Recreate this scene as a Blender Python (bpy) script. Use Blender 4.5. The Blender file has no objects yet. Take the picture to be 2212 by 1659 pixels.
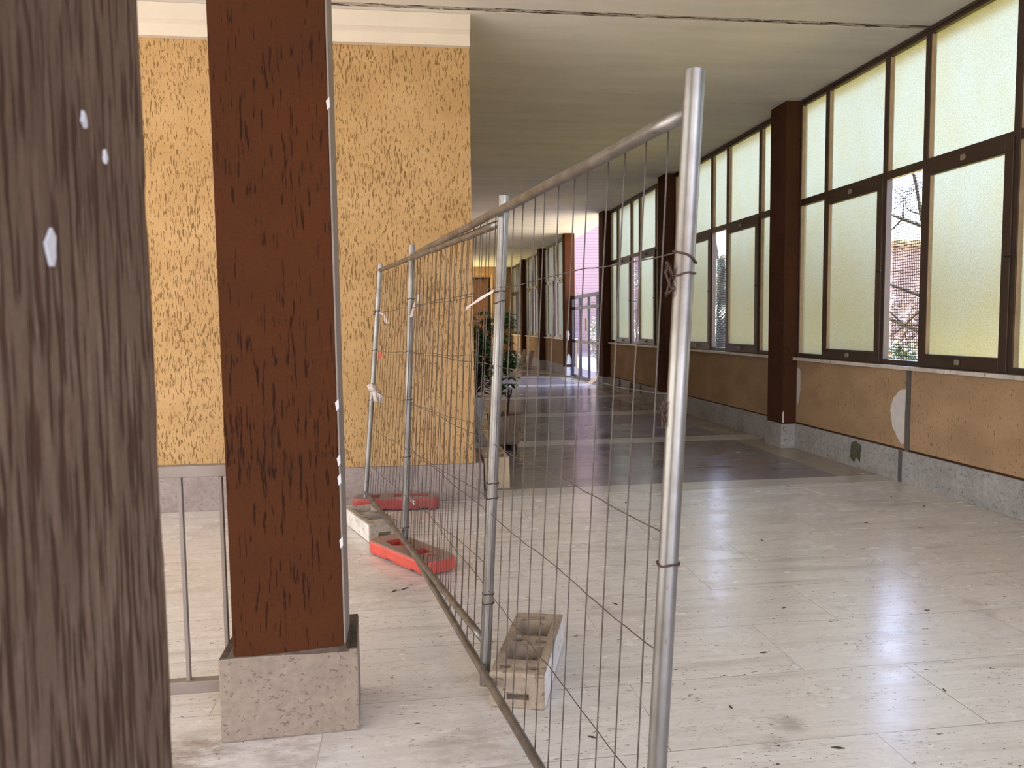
import bpy, bmesh, math, random
from mathutils import Vector, Matrix, noise as mnoise
random.seed(7)
C = bpy.context.scene.collection
S = bpy.context.scene
PI = math.pi

# ------------------------------------------------------------------ camera
cam = bpy.data.cameras.new('camera'); camo = bpy.data.objects.new('camera', cam); C.objects.link(camo)
cam.sensor_width = 36.0; cam.lens = 1666.5 / 2212 * 36.0
cam.clip_start = 0.02; cam.clip_end = 500
Rr = Vector((0.99128599, -0.13111734, -0.01266175)); Uu = Vector((0.02258158, 0.07444807, 0.99696919)); Ww = Vector((0.1297773, 0.98856751, -0.07676017))
camo.matrix_world = Matrix(((Rr.x, Uu.x, -Ww.x, 0), (Rr.y, Uu.y, -Ww.y, 0), (Rr.z, Uu.z, -Ww.z, 1.49), (0, 0, 0, 1)))
cam.dof.use_dof = True; cam.dof.focus_distance = 4.2; cam.dof.aperture_fstop = 9.0
S.camera = camo

# ------------------------------------------------------------------ world, sun, exposure
SKY = 4.0
W = bpy.data.worlds.new('sky'); S.world = W; W.use_nodes = True
nt = W.node_tree; nt.nodes.clear()
def wn(t, **k):
    n = nt.nodes.new(t)
    for a, b in k.items(): setattr(n, a, b)
    return n
out = wn('ShaderNodeOutputWorld'); bg = wn('ShaderNodeBackground'); tc = wn('ShaderNodeTexCoord'); sep = wn('ShaderNodeSeparateXYZ')
nt.links.new(tc.outputs['Generated'], sep.inputs[0])
rz = wn('ShaderNodeValToRGB'); e = rz.color_ramp.elements
e[0].position = 0.0; e[0].color = (1.9, 2.25, 3.4, 1); e[1].position = 0.75; e[1].color = (1.45, 1.85, 2.9, 1)
nt.links.new(sep.outputs['Z'], rz.inputs[0])
rw = wn('ShaderNodeValToRGB'); e = rw.color_ramp.elements          # warm half of the sky, tint added to warm the light from the left
e[0].position = 0.0; e[0].color = (0.95, 0.90, 0.85, 1); e[1].position = 0.8; e[1].color = (0.76, 0.75, 0.75, 1)
nt.links.new(sep.outputs['Z'], rw.inputs[0])
dt = wn('ShaderNodeVectorMath', operation='DOT_PRODUCT'); dt.inputs[1].default_value = (0.92, 0.38, 0.0)
nt.links.new(tc.outputs['Generated'], dt.inputs[0])
mr = wn('ShaderNodeMapRange', interpolation_type='SMOOTHSTEP'); mr.inputs[1].default_value = -0.35; mr.inputs[2].default_value = 0.35
nt.links.new(dt.outputs['Value'], mr.inputs[0])
mx = wn('ShaderNodeMix', data_type='RGBA'); nt.links.new(mr.outputs[0], mx.inputs[0]); nt.links.new(rw.outputs[0], mx.inputs[6]); nt.links.new(rz.outputs[0], mx.inputs[7])
nz = wn('ShaderNodeTexNoise'); nz.inputs['Scale'].default_value = 3.0; nz.inputs['Detail'].default_value = 5
nt.links.new(tc.outputs['Generated'], nz.inputs['Vector'])
cr = wn('ShaderNodeMapRange'); cr.inputs[1].default_value = 0.45; cr.inputs[2].default_value = 0.7; cr.inputs[4].default_value = 0.5
nt.links.new(nz.outputs[0], cr.inputs[0])
mc = wn('ShaderNodeMath', operation='MULTIPLY'); nt.links.new(cr.outputs[0], mc.inputs[0]); nt.links.new(mr.outputs[0], mc.inputs[1])
m2 = wn('ShaderNodeMix', data_type='RGBA'); nt.links.new(mc.outputs[0], m2.inputs[0]); nt.links.new(mx.outputs[2], m2.inputs[6]); m2.inputs[7].default_value = (2.2, 2.3, 2.7, 1)
nt.links.new(m2.outputs[2], bg.inputs[0]); bg.inputs[1].default_value = SKY; nt.links.new(bg.outputs[0], out.inputs[0])
sun = bpy.data.lights.new('sun', 'SUN'); suno = bpy.data.objects.new('sun', sun); C.objects.link(suno)
sun.energy = 52.0; sun.angle = math.radians(0.6); sun.color = (1.0, 0.92, 0.80)
suno.rotation_euler = Vector((-0.20, 0.50, 0.84)).to_track_quat('Z', 'Y').to_euler()
S.view_settings.view_transform = 'Standard'; S.view_settings.look = 'None'
S.view_settings.exposure = 0.33; S.view_settings.gamma = 1.0; S.view_settings.use_curve_mapping = False
cy = S.cycles
cy.use_denoising = True; cy.max_bounces = 10; cy.diffuse_bounces = 6; cy.glossy_bounces = 4; cy.transmission_bounces = 8; cy.transparent_max_bounces = 12
cy.sample_clamp_indirect = 8.0; cy.caustics_reflective = False; cy.caustics_refractive = False

# ------------------------------------------------------------------ mesh helpers
class MB:
    def __init__(s): s.v = []; s.f = []; s.m = []
    def add(s, vs, fs, mi=0):
        o = len(s.v); s.v += [tuple(v) for v in vs]; s.f += [tuple(i + o for i in f) for f in fs]; s.m += [mi] * len(fs); return s
    def box(s, x0, x1, y0, y1, z0, z1, mi=0):
        return s.add([(x0,y0,z0),(x1,y0,z0),(x1,y1,z0),(x0,y1,z0),(x0,y0,z1),(x1,y0,z1),(x1,y1,z1),(x0,y1,z1)],
                     [(3,2,1,0),(4,5,6,7),(0,1,5,4),(1,2,6,5),(2,3,7,6),(3,0,4,7)], mi)
    def hexa(s, p, mi=0):      # 4 bottom then 4 top, counter-clockwise seen from above
        return s.add(p, [(3,2,1,0),(4,5,6,7),(0,1,5,4),(1,2,6,5),(2,3,7,6),(3,0,4,7)], mi)
    def prism(s, poly, d, mi=0):      # poly: planar points, d: extrusion vector
        n = len(poly); d = Vector(d); a = [Vector(p) for p in poly]
        return s.add(a + [q + d for q in a], [tuple(range(n))[::-1], tuple(range(n, 2*n))] + [(i, (i+1) % n, n + (i+1) % n, n + i) for i in range(n)], mi)
    def tube(s, path, r, n=10, cap=True, mi=0):
        P = [Vector(q) for q in path]; R = r if isinstance(r, (list, tuple)) else [r] * len(P)
        up = None; rings = []
        for i, q in enumerate(P):
            t = (P[min(i+1, len(P)-1)] - P[max(i-1, 0)]).normalized()
            if up is None: up = t.orthogonal().normalized()
            up = (up - t * up.dot(t)); up = up.normalized() if up.length > 1e-6 else t.orthogonal().normalized()
            b = t.cross(up)
            rings.append([q + (up * math.cos(2*PI*k/n) + b * math.sin(2*PI*k/n)) * R[i] for k in range(n)])
        vs = [v for rg in rings for v in rg]; fs = []
        for i in range(len(P)-1):
            for k in range(n):
                a = i*n + k; b2 = i*n + (k+1) % n; fs.append((a, b2, b2 + n, a + n))
        if cap: fs += [tuple(range(n))[::-1], tuple(range((len(P)-1)*n, len(P)*n))]
        return s.add(vs, fs, mi)
    def pipe(s, a, b, ro, ri, n=28):      # open hollow tube
        a = Vector(a); b = Vector(b); t = (b-a).normalized(); u = t.orthogonal().normalized(); w = t.cross(u)
        vs = []
        for q, r in ((a, ro), (b, ro), (b, ri), (a, ri)):
            vs += [q + (u*math.cos(2*PI*k/n) + w*math.sin(2*PI*k/n))*r for k in range(n)]
        fs = []
        for j in range(4):
            for k in range(n):
                fs.append((j*n+k, j*n+(k+1) % n, ((j+1) % 4)*n+(k+1) % n, ((j+1) % 4)*n+k))
        return s.add(vs, fs)
    def build(s, name, mat=None, parent=None, smooth=False, bevel=0, seg=2, loc=None):
        me = bpy.data.meshes.new(name); me.from_pydata(s.v, [], s.f)
        for m in (mat if isinstance(mat, (list, tuple)) else [mat]):
            if m: me.materials.append(m)
        for p, mi in zip(me.polygons, s.m): p.material_index = mi; p.use_smooth = smooth
        me.update()
        bm = bmesh.new(); bm.from_mesh(me); bmesh.ops.recalc_face_normals(bm, faces=bm.faces); bm.to_mesh(me); bm.free()
        o = bpy.data.objects.new(name, me); C.objects.link(o)
        if parent: o.parent = parent
        if loc: o.location = loc
        if bevel:
            b = o.modifiers.new('bevel', 'BEVEL'); b.width = bevel; b.segments = seg; b.limit_method = 'ANGLE'; b.angle_limit = math.radians(40)
            if not smooth: b.harden_normals = False
        return o
def tag(o, label=None, cat=None, group=None, kind=None):
    if label: o['label'] = label
    if cat: o['category'] = cat
    if group: o['group'] = group
    if kind: o['kind'] = kind
    return o
def empty(name, loc=(0,0,0), rz=0.0):
    o = bpy.data.objects.new(name, None); C.objects.link(o); o.location = loc; o.rotation_euler.z = rz; o.empty_display_size = .1; return o
def struct(o, label, cat): return tag(o, label, cat, None, 'structure')
def kids(o): return [c for c in bpy.data.objects if c.parent == o]
def copy_tree(o, parent=None):
    c = o.copy(); C.objects.link(c)
    if parent: c.parent = parent
    for ch in kids(o): copy_tree(ch, c)
    return c
def cut(o, cutters):      # boolean pockets, baked into the mesh; the cutters are deleted
    for c in cutters:
        m = o.modifiers.new('cut', 'BOOLEAN'); m.object = c; m.operation = 'DIFFERENCE'; m.solver = 'EXACT'
    bpy.context.view_layer.update()
    dg = bpy.context.evaluated_depsgraph_get(); me = bpy.data.meshes.new_from_object(o.evaluated_get(dg)); o.modifiers.clear(); o.data = me
    for c in cutters: bpy.data.objects.remove(c, do_unlink=True)
    return o
def fbm(x, y, z, o=3): return mnoise.fractal(Vector((x, y, z)), 1.0, 2.0, o)

# ------------------------------------------------------------------ materials
class NT:
    def __init__(s, name):
        s.m = bpy.data.materials.new(name); s.m.use_nodes = True; s.t = s.m.node_tree; s.p = s.t.nodes['Principled BSDF']; s.o = s.t.nodes['Material Output']
    def n(s, t, **k):
        x = s.t.nodes.new(t)
        for a, b in k.items(): setattr(x, a, b)
        return x
    def l(s, a, b): s.t.links.new(a, b)
    def co(s, sc=(1,1,1), loc=(0,0,0), rot=(0,0,0)):
        c = s.n('ShaderNodeTexCoord'); m = s.n('ShaderNodeMapping'); m.inputs['Scale'].default_value = sc; m.inputs['Location'].default_value = loc; m.inputs['Rotation'].default_value = rot
        s.l(c.outputs['Object'], m.inputs[0]); return m.outputs[0]
    def noise(s, sc, vec=None, det=3, rough=.55, dist=0.0):
        x = s.n('ShaderNodeTexNoise'); x.inputs['Scale'].default_value = sc; x.inputs['Detail'].default_value = det; x.inputs['Roughness'].default_value = rough; x.inputs['Distortion'].default_value = dist
        if vec is None: vec = s.co()
        s.l(vec, x.inputs['Vector']); return x.outputs[0]
    def ramp(s, f, a, b, lo=0.0, hi=1.0, smooth=False):
        x = s.n('ShaderNodeMapRange'); x.clamp = True
        if smooth: x.interpolation_type = 'SMOOTHSTEP'
        for i, v in ((1, a), (2, b), (3, lo), (4, hi)): x.inputs[i].default_value = v
        s.l(f, x.inputs[0]); return x.outputs[0]
    def mix(s, f, a, b, mode='MIX'):
        x = s.n('ShaderNodeMix', data_type='RGBA', blend_type=mode)
        for v, i in ((f, 0), (a, 6), (b, 7)):
            if isinstance(v, (int, float)): x.inputs[i].default_value = v
            elif isinstance(v, tuple): x.inputs[i].default_value = (*v[:3], 1)
            else: s.l(v, x.inputs[i])
        return x.outputs[2]
    def math(s, op, a, b=None):
        x = s.n('ShaderNodeMath', operation=op)
        for v, i in ((a, 0), (b, 1)):
            if v is None: continue
            if isinstance(v, (int, float)): x.inputs[i].default_value = v
            else: s.l(v, x.inputs[i])
        return x.outputs[0]
    def bump(s, h, st=.5, d=.01):
        b = s.n('ShaderNodeBump'); b.inputs['Strength'].default_value = st; b.inputs['Distance'].default_value = d; s.l(h, b.inputs['Height']); s.l(b.outputs[0], s.p.inputs['Normal'])
    def set(s, col=None, rough=None, metal=None, spec=None):
        for v, k in ((col, 'Base Color'), (rough, 'Roughness'), (metal, 'Metallic'), (spec, 'Specular IOR Level')):
            if v is None: continue
            if isinstance(v, tuple): s.p.inputs[k].default_value = (*v[:3], 1)
            elif isinstance(v, (int, float)): s.p.inputs[k].default_value = v
            else: s.l(v, s.p.inputs[k])
        return s.m

def stucco(name, base, alt, groove, sx=70, sz=11, thr=.42, bumpd=.004, dens=.09):
    N = NT(name)
    g = N.noise(1.0, N.co((sx, sx, sz)), 2, .55, .12)
    big = N.noise(1.3, None, 3); big = N.ramp(big, .3, .7, -dens, dens)
    gg = N.math('ADD', g, big)
    m = N.ramp(gg, thr - .05, thr + .02, 1, 0)
    c = N.mix(N.ramp(N.noise(2.2, N.co((1, 1, 1.6)), 4), .35, .65), base, alt)
    c = N.mix(N.ramp(N.noise(140), .35, .7, 0, .25), c, groove)
    c = N.mix(m, c, groove)
    N.bump(N.math('SUBTRACT', N.math('MULTIPLY', N.noise(160), .25), m), .8, bumpd)
    return N.set(c, .9, 0, .12)
M = {}
M['yellow'] = stucco('yellow_stucco', (.53, .345, .165), (.46, .29, .13), (.21, .12, .05), 105, 20, .40, .004, .045)
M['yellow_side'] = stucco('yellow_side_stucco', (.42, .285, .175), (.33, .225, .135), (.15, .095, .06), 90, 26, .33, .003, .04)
M['brown'] = stucco('brown_stucco', (.068, .021, .0065), (.056, .018, .0065), (.022, .008, .003), 100, 10, .37, .004)
M['brown_dark'] = stucco('dark_brown_stucco', (.075, .030, .016), (.060, .026, .015), (.022, .010, .006), 130, 15, .36, .004)
M['brown_near'] = stucco('weathered_brown_stucco', (.155, .102, .066), (.118, .074, .047), (.062, .032, .019), 120, 9, .45, .002, .04)
def stone(name, a, b, dark, sc=30, rough=.7):
    N = NT(name); c = N.mix(N.ramp(N.noise(sc, None, 5), .35, .65), a, b)
    pits = N.ramp(N.noise(sc*1.6, N.co((1, 1, 1.3), (3, 1, 2)), 2, .5, .5), .34, .38, 1, 0)
    c = N.mix(N.math('MULTIPLY', pits, .7), c, dark); c = N.mix(N.ramp(N.noise(3), .45, .75, 0, .5), c, dark)
    N.bump(N.noise(sc*3), .3, .003); return N.set(c, rough)
M['peperino'] = stone('grey_peperino', (.38, .38, .385), (.30, .30, .31), (.12, .12, .125), 22)
M['plinth'] = stone('tuff_plinth', (.26, .20, .15), (.21, .16, .12), (.10, .07, .05), 34)
M['purple_stone'] = stone('mauve_stone', (.33, .27, .25), (.27, .22, .21), (.16, .12, .11), 24)
M['concrete'] = stone('grey_concrete', (.42, .37, .31), (.34, .29, .24), (.16, .12, .09), 22, .9)
M['concrete_tan'] = stone('tan_concrete', (.36, .285, .21), (.26, .20, .145), (.11, .08, .05), 22, .9)
M['whitewash'] = stone('whitewashed_concrete', (.72, .71, .70), (.60, .58, .56), (.34, .29, .25), 14, .9)
M['cream'] = stone('cream_plaster', (.64, .52, .36), (.56, .45, .31), (.34, .26, .17), 5, .9)
M['marble'] = stone('white_marble', (.62, .58, .54), (.52, .48, .45), (.16, .13, .12), 14, .45)
def plain(name, col, rough=.6, metal=0.0, spec=.4, var=.12, sc=6):
    N = NT(name); f = N.ramp(N.noise(sc, None, 4), .3, .7, 0, 1)
    d = tuple(v * (1 - 2*var) for v in col); N.bump(N.noise(sc*20), .1, .001)
    return N.set(N.mix(f, d, col), rough, metal, spec)
M['frame'] = plain('brown_metal_frame', (.060, .038, .028), .42, .2, .5)
M['lit_side'] = plain('tan_lit_side', (.50, .36, .23), .6)  # lit mullion sides: light from the panes put into the tan colour
M['black'] = plain('black', (.012, .012, .013), .6)
M['navy'] = plain('dark_blue_steel', (.018, .022, .035), .4, .1)
M['cornice'] = plain('white_cornice_paint', (.72, .64, .56), .7, 0, .3, .04, 3)
M['rail'] = plain('grey_brown_rail', (.25, .20, .165), .5, .1, .4, .12)
M['rust'] = plain('rusty_wire', (.085, .048, .035), .7, .4)
M['strap'] = plain('grey_trim', (.11, .10, .10), .6)
M['white_patch'] = plain('white_filler', (.60, .58, .58), .9, 0, .2, .06, 12)
M['moss'] = plain('green_stain', (.12, .13, .085), .9, 0, .2, .3, 30)
M['ribbon'] = plain('white_plastic_tape', (.72, .60, .55), .5)
M['red_ribbon'] = plain('red_plastic_tape', (.75, .10, .07), .5)
M['cloth'] = plain('pale_rag', (.66, .58, .52), .9)
M['terracotta'] = plain('terracotta', (.35, .05, .03), .7)
M['wood'] = plain('pale_board', (.52, .42, .34), .8)
M['grey_wood'] = plain('grey_board', (.24, .21, .18), .8)
M['door_wood'] = plain('brown_door', (.20, .09, .03), .5, 0, .4, .2)
M['soil'] = plain('soil', (.04, .028, .02), .95)
M['bark'] = plain('bark', (.045, .042, .05), .9, 0, .3, .3, 8)
M['dead'] = plain('dead_stem', (.055, .03, .022), .9)
M['dirt'] = plain('settled_dirt', (.12, .088, .066), .95, 0, .2, .3, 20)
M['pot'] = plain('brown_grey_pot', (.34, .265, .195), .8, 0, .3, .2)
M['pot_dark'] = plain('dark_pot_base', (.06, .04, .035), .9)
M['white_pot'] = plain('white_pot', (.6, .6, .58), .6)
M['pebble'] = plain('white_pebble', (.7, .68, .65), .9)
M['leafdry'] = plain('dry_leaf', (.07, .045, .035), .9)
M['paper'] = plain('yellowed_paper', (.70, .62, .40), .8)
def galv():
    N = NT('galvanised_steel'); f = N.noise(9, N.co((1, 1, .6)), 5); g = N.noise(60, N.co((1, 1, .35)), 3)
    c = N.mix(N.ramp(f, .4, .62), (.26, .25, .24), (.18, .162, .145)); c = N.mix(N.ramp(g, .26, .33, 1, 0), c, (.18, .12, .08))
    N.bump(g, .15, .001); return N.set(c, N.ramp(f, .3, .7, .34, .48), .85)
M['galv'] = galv(); M['wire'] = plain('weathered_wire', (.12, .092, .078), .5, .4, .5, .25, 30)
def redplastic(nm, ca, cb):
    N = NT(nm); geo = N.n('ShaderNodeNewGeometry'); sp = N.n('ShaderNodeSeparateXYZ'); N.l(geo.outputs['True Normal'], sp.inputs[0])
    d = N.math('MULTIPLY', N.ramp(sp.outputs['Z'], .5, .85), N.ramp(N.noise(11, None, 4), .25, .5, .55, .95))      # settled dust on level tops
    c = N.mix(N.ramp(N.noise(14), .3, .7), ca, cb); c = N.mix(d, c, (.27, .20, .165))
    c = N.mix(N.ramp(N.noise(40), .25, .32, .8, 0), c, (.1, .05, .04)); N.bump(N.noise(60), .2, .002); return N.set(c, .55)
M['red'] = redplastic('faded_red_plastic', (.62, .085, .06), (.50, .075, .055)); M['red_old'] = redplastic('dark_red_plastic', (.36, .05, .042), (.28, .045, .04))
def travertine():
    N = NT('travertine'); v = N.co((1, 1, 1))
    br = N.n('ShaderNodeTexBrick'); br.offset = .37; br.offset_frequency = 2; br.squash = 1.0
    vm = N.co((1, 1, 1), (.35, .07, 0)); N.l(vm, br.inputs['Vector'])
    for k, val in (('Scale', 1.0), ('Mortar Size', .0022), ('Mortar Smooth', .3), ('Bias', 0.0), ('Brick Width', 1.22), ('Row Height', .512)): br.inputs[k].default_value = val
    br.inputs['Color1'].default_value = (0, 0, 0, 1); br.inputs['Color2'].default_value = (1, 1, 1, 1); br.inputs['Mortar'].default_value = (.5, .5, .5, 1)
    # every slab gets its own stretch of stone
    off = N.n('ShaderNodeVectorMath', operation='MULTIPLY_ADD'); N.l(br.outputs['Color'], off.inputs[0]); off.inputs[1].default_value = (7, 31, 3); N.l(v, off.inputs[2])
    def nz(sc, det, ro, di=0.0):
        mp = N.n('ShaderNodeMapping'); mp.inputs['Scale'].default_value = sc; N.l(off.outputs[0], mp.inputs[0]); return N.noise(1.0, mp.outputs[0], det, ro, di)
    vein = nz((2.2, 26, 2), 5, .6, .5); fine = nz((9, 110, 9), 4, .6, .3); cloud = nz((2.2, 4, 1), 4, .6)
    band = nz((.8, 9, 1), 3, .5); mot = nz((14, 24, 5), 5, .7, .8)
    c = N.mix(N.ramp(vein, .36, .64), (.56, .53, .50), (.68, .66, .635)); c = N.mix(N.ramp(mot, .35, .65, 0, .55), c, (.73, .715, .69)); c = N.mix(N.ramp(band, .56, .68, 0, .6), c, (.44, .39, .355)); c = N.mix(N.ramp(cloud, .4, .7, 0, .5), c, (.66, .645, .62))
    c = N.mix(N.ramp(fine, .30, .42, .40, 0), c, (.32, .27, .24))
    pit = N.math('MULTIPLY', N.ramp(nz((38, 95, 9), 3, .6, .6), .335, .36, 1, 0), N.ramp(nz((1.6, 7, 2), 4, .65), .44, .54, .15, 1))
    c = N.mix(pit, c, (.07, .05, .04))
    stain = N.ramp(N.noise(2.6, N.co((1, 1, 1), (5, 2, 0)), 5, .65), .62, .74, 0, .55); c = N.mix(stain, c, (.22, .16, .13))
    for px, py, rad, am in ((-.80, 2.70, .26, .8), (-.45, 2.70, .22, .5), (1.36, 2.60, .09, .5), (1.25, 2.48, .08, .45), (-.05, 4.35, .40, .35), (.20, 2.60, .28, .4), (3.9, 5.9, .5, .3), (.30, 6.3, .4, .4)):
        dn = N.n('ShaderNodeVectorMath', operation='DISTANCE'); N.l(v, dn.inputs[0]); dn.inputs[1].default_value = (px, py, 0)
        k = N.math('MULTIPLY', N.ramp(dn.outputs['Value'], rad*.3, rad, am, 0, True), N.ramp(N.noise(9, N.co((1, 2, 1), (px, py, 0)), 5, .7), .36, .60)); c = N.mix(k, c, (.17, .115, .085))
    c = N.mix(N.ramp(br.outputs['Color'], 0, 1, 0, .22), c, (.48, .43, .38))
    c = N.mix(N.math('MULTIPLY', br.outputs['Fac'], N.ramp(N.noise(1.7), .35, .6, .25, .9)), c, (.22, .18, .16))
    N.bump(N.math('SUBTRACT', N.math('MULTIPLY', mot, .12), N.math('ADD', pit, br.outputs['Fac'])), .25, .002)
    return N.set(c, N.ramp(cloud, .3, .7, .17, .32), 0, .55)
M['travertine'] = travertine()
def paving(name, a, b, dark, r0=.14, r1=.28):
    N = NT(name); vein = N.noise(1.0, N.co((1.2, 22, 2)), 5, .6, .5); c = N.mix(N.ramp(vein, .35, .65), a, b)
    br = N.n('ShaderNodeTexBrick'); N.l(N.co((1, 1, 1), (.2, .11, 0)), br.inputs['Vector'])
    for k, val in (('Scale', 1.0), ('Mortar Size', .0018), ('Brick Width', 1.1), ('Row Height', .61)): br.inputs[k].default_value = val
    br.inputs['Color1'].default_value = (0, 0, 0, 1); br.inputs['Color2'].default_value = (1, 1, 1, 1)
    c = N.mix(N.ramp(br.outputs['Color'], 0, 1, 0, .3), c, dark); c = N.mix(br.outputs['Fac'], c, dark)
    c = N.mix(N.ramp(N.noise(60), .28, .32, .7, 0), c, dark)
    N.bump(vein, .08, .002); return N.set(c, N.ramp(N.noise(2.5, None, 4), .3, .7, r0, r1), 0, .55)
M['mauve_floor'] = paving('grey_mauve_paving', (.20, .175, .185), (.25, .22, .225), (.15, .12, .12))
M['strip'] = paving('pale_strip_paving', (.48, .45, .42), (.58, .55, .50), (.36, .32, .28))
M['bounce_ground'] = paving('bounce_ground_paving', (.085, .08, .075), (.105, .10, .093), (.06, .055, .05))
M['border'] = paving('beige_border_paving', (.36, .29, .23), (.42, .35, .28), (.24, .19, .15))
def ceilmat():
    N = NT('ceiling_paint'); a = N.noise(1.0, N.co((.5, 3.5, 1)), 5, .6, .3); c = N.mix(N.ramp(a, .35, .65), (.66, .635, .61), (.74, .715, .69))
    c = N.mix(N.ramp(N.noise(1.6, N.co((1, 1, 1), (4, 4, 0)), 5, .6), .55, .75, 0, .4), c, (.50, .455, .42)); c = N.mix(N.ramp(N.noise(50), .25, .3, .3, 0), c, (.15, .11, .09))
    N.bump(N.noise(30), .1, .003); return N.set(c, .85, 0, .2)
M['ceiling'] = ceilmat()
def flaky():
    N = NT('flaking_paint'); f = N.noise(1.0, N.co((4, 30, 5)), 5, .65, 1.2); c = N.mix(N.ramp(f, .47, .51, 1, 0), (.50, .45, .40), (.07, .045, .035))
    c = N.mix(N.ramp(N.noise(22), .6, .7), c, (.60, .57, .52)); N.bump(f, .6, .01); return N.set(c, .9, 0, .2)
M['flaky'] = flaky()
def frosted():
    N = NT('yellow_frosted_glass'); N.t.nodes.remove(N.p)
    tr = N.n('ShaderNodeBsdfTranslucent'); rf = N.n('ShaderNodeBsdfRefraction'); gl = N.n('ShaderNodeBsdfGlossy')
    tex = N.noise(1.0, N.co((70, 70, 95)), 2, .5); dirt = N.noise(2.2, N.co((1, 1, .8)), 5, .6)
    c = N.mix(N.ramp(dirt, .3, .72), (.101, .108, .083), (.099, .097, .059)); c = N.mix(N.ramp(tex, .35, .6, .6, 0), c, (.078, .072, .036))
    N.l(c, tr.inputs[0]); N.l(c, rf.inputs[0]); rf.inputs['Roughness'].default_value = .8; rf.inputs['IOR'].default_value = 1.14
    gl.inputs['Roughness'].default_value = .25
    b = N.n('ShaderNodeBump'); b.inputs['Strength'].default_value = .35; b.inputs['Distance'].default_value = .004; N.l(tex, b.inputs['Height'])
    N.l(b.outputs[0], rf.inputs['Normal']); N.l(b.outputs[0], gl.inputs['Normal'])
    m1 = N.n('ShaderNodeMixShader'); m1.inputs[0].default_value = .65; N.l(tr.outputs[0], m1.inputs[1]); N.l(rf.outputs[0], m1.inputs[2])
    m2 = N.n('ShaderNodeMixShader'); m2.inputs[0].default_value = .05; N.l(m1.outputs[0], m2.inputs[1]); N.l(gl.outputs[0], m2.inputs[2]); N.l(m2.outputs[0], N.o.inputs[0]); return N.m
M['frosted'] = frosted()
def clearg(name, tint, g=.06):
    N = NT(name); N.t.nodes.remove(N.p); t = N.n('ShaderNodeBsdfTransparent'); t.inputs[0].default_value = (*tint, 1); gl = N.n('ShaderNodeBsdfGlossy'); gl.inputs['Roughness'].default_value = .03
    m = N.n('ShaderNodeMixShader'); m.inputs[0].default_value = g; N.l(t.outputs[0], m.inputs[1]); N.l(gl.outputs[0], m.inputs[2]); N.l(m.outputs[0], N.o.inputs[0]); return N.m
M['clear'] = clearg('clear_outer_face', (1, 1, 1), 0.0); M['glass'] = clearg('clear_glass', (.90, .92, .95), .07)
def brickmat():
    N = NT('pink_brick'); br = N.n('ShaderNodeTexBrick'); N.l(N.co((1, 1, 1), (0, 0, 0), (PI/2, 0, 0)), br.inputs['Vector'])
    for k, val in (('Scale', 1.0), ('Mortar Size', .014), ('Brick Width', 6.0), ('Row Height', .15)): br.inputs[k].default_value = val
    br.inputs['Color1'].default_value = (.20, .136, .18, 1); br.inputs['Color2'].default_value = (.185, .13, .17, 1); br.inputs['Mortar'].default_value = (.12, .09, .12, 1)
    return N.set(br.outputs['Color'], .9)
M['brick'] = brickmat()
def groundmat():
    N = NT('garden_ground'); c = N.mix(N.ramp(N.noise(1.2, None, 5), .4, .6), (.66, .54, .16), (.56, .48, .14)); c = N.mix(N.ramp(N.noise(9, None, 4), .5, .6), c, (.70, .58, .24)); return N.set(c, .95)
M['ground'] = groundmat()
def leafmat(name, a, b):
    N = NT(name); c = N.mix(N.ramp(N.noise(8), .35, .65), a, b); N.set(c, .38, 0, .5); return N.m
M['leaf'] = leafmat('glossy_leaf', (.028, .085, .018), (.05, .13, .03)); M['shrub'] = leafmat('shrub_leaf', (.022, .050, .022), (.038, .072, .03)); M['frond'] = leafmat('blue_green_frond', (.030, .065, .055), (.050, .095, .08))
M['red_leaf'] = leafmat('reddish_twigs', (.16, .11, .13), (.23, .16, .17))

# ------------------------------------------------------------------ large structure
XW = 4.472; ZC = 3.987; YW = 6.53
COL = [-4.24, 0.02, 4.25, 8.49, 12.71, 16.95, 21.17, 25.43, 29.65, 33.85]
CD = .38
fl = MB(); fl.box(-6, XW + .25, -5, 6.535, -.12, 0, 0)
fl.box(.53, XW + .25, 6.55, 33.9, -.12, -.004, 1)
strips = [(6.55, 6.84), (9.26, 9.68), (12.2, 12.68), (15.2, 15.65), (18.2, 18.75), (21.2, 21.8), (24.3, 24.8), (27.3, 27.8), (30.3, 30.8)]
for a, b in strips: fl.box(.53, XW + .001, a, b, -.05, 0, 2)
prev = 6.84
for a, b in strips[1:] + [(33.8, 33.9)]:
    fl.box(.53, 4.05, prev, a, -.05, -.0008, 1); fl.box(4.05, XW + .002, prev, a, -.05, -.0002, 3); prev = b
struct(fl.build('floor', [M['travertine'], M['mauve_floor'], M['strip'], M['border']]), 'pale travertine slab floor with grey-mauve bays crossed by pale strips beyond the joint', 'floor')
ce = MB(); ce.box(-6, XW + .4, -3.5, 6.262, ZC - .004, ZC + .3, 0); ce.box(-6, XW + .4, 6.262, 6.352, ZC + .004, ZC + .3, 1); ce.box(-6, .3, 6.352, 7.4, ZC, ZC + .3, 0)
js = [6.352, 8.35, 10.80, 12.54, 14.95, 16.95, 19.1, 21.2, 23.3, 25.4, 27.5, 29.6, 31.7, 34.3]
for a, b in zip(js, js[1:]): ce.box(.3, XW + .4, a, b - .012, ZC + (.003 if int(a) % 2 else 0), ZC + .3, 0)
ce.box(.3, XW + .4, 6.3, 34.3, ZC + .02, ZC + .32, 2)
struct(ce.build('ceiling', [M['ceiling'], M['flaky'], M['black']]), 'stained off-white panelled ceiling with a flaking joint band', 'ceiling')
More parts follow.
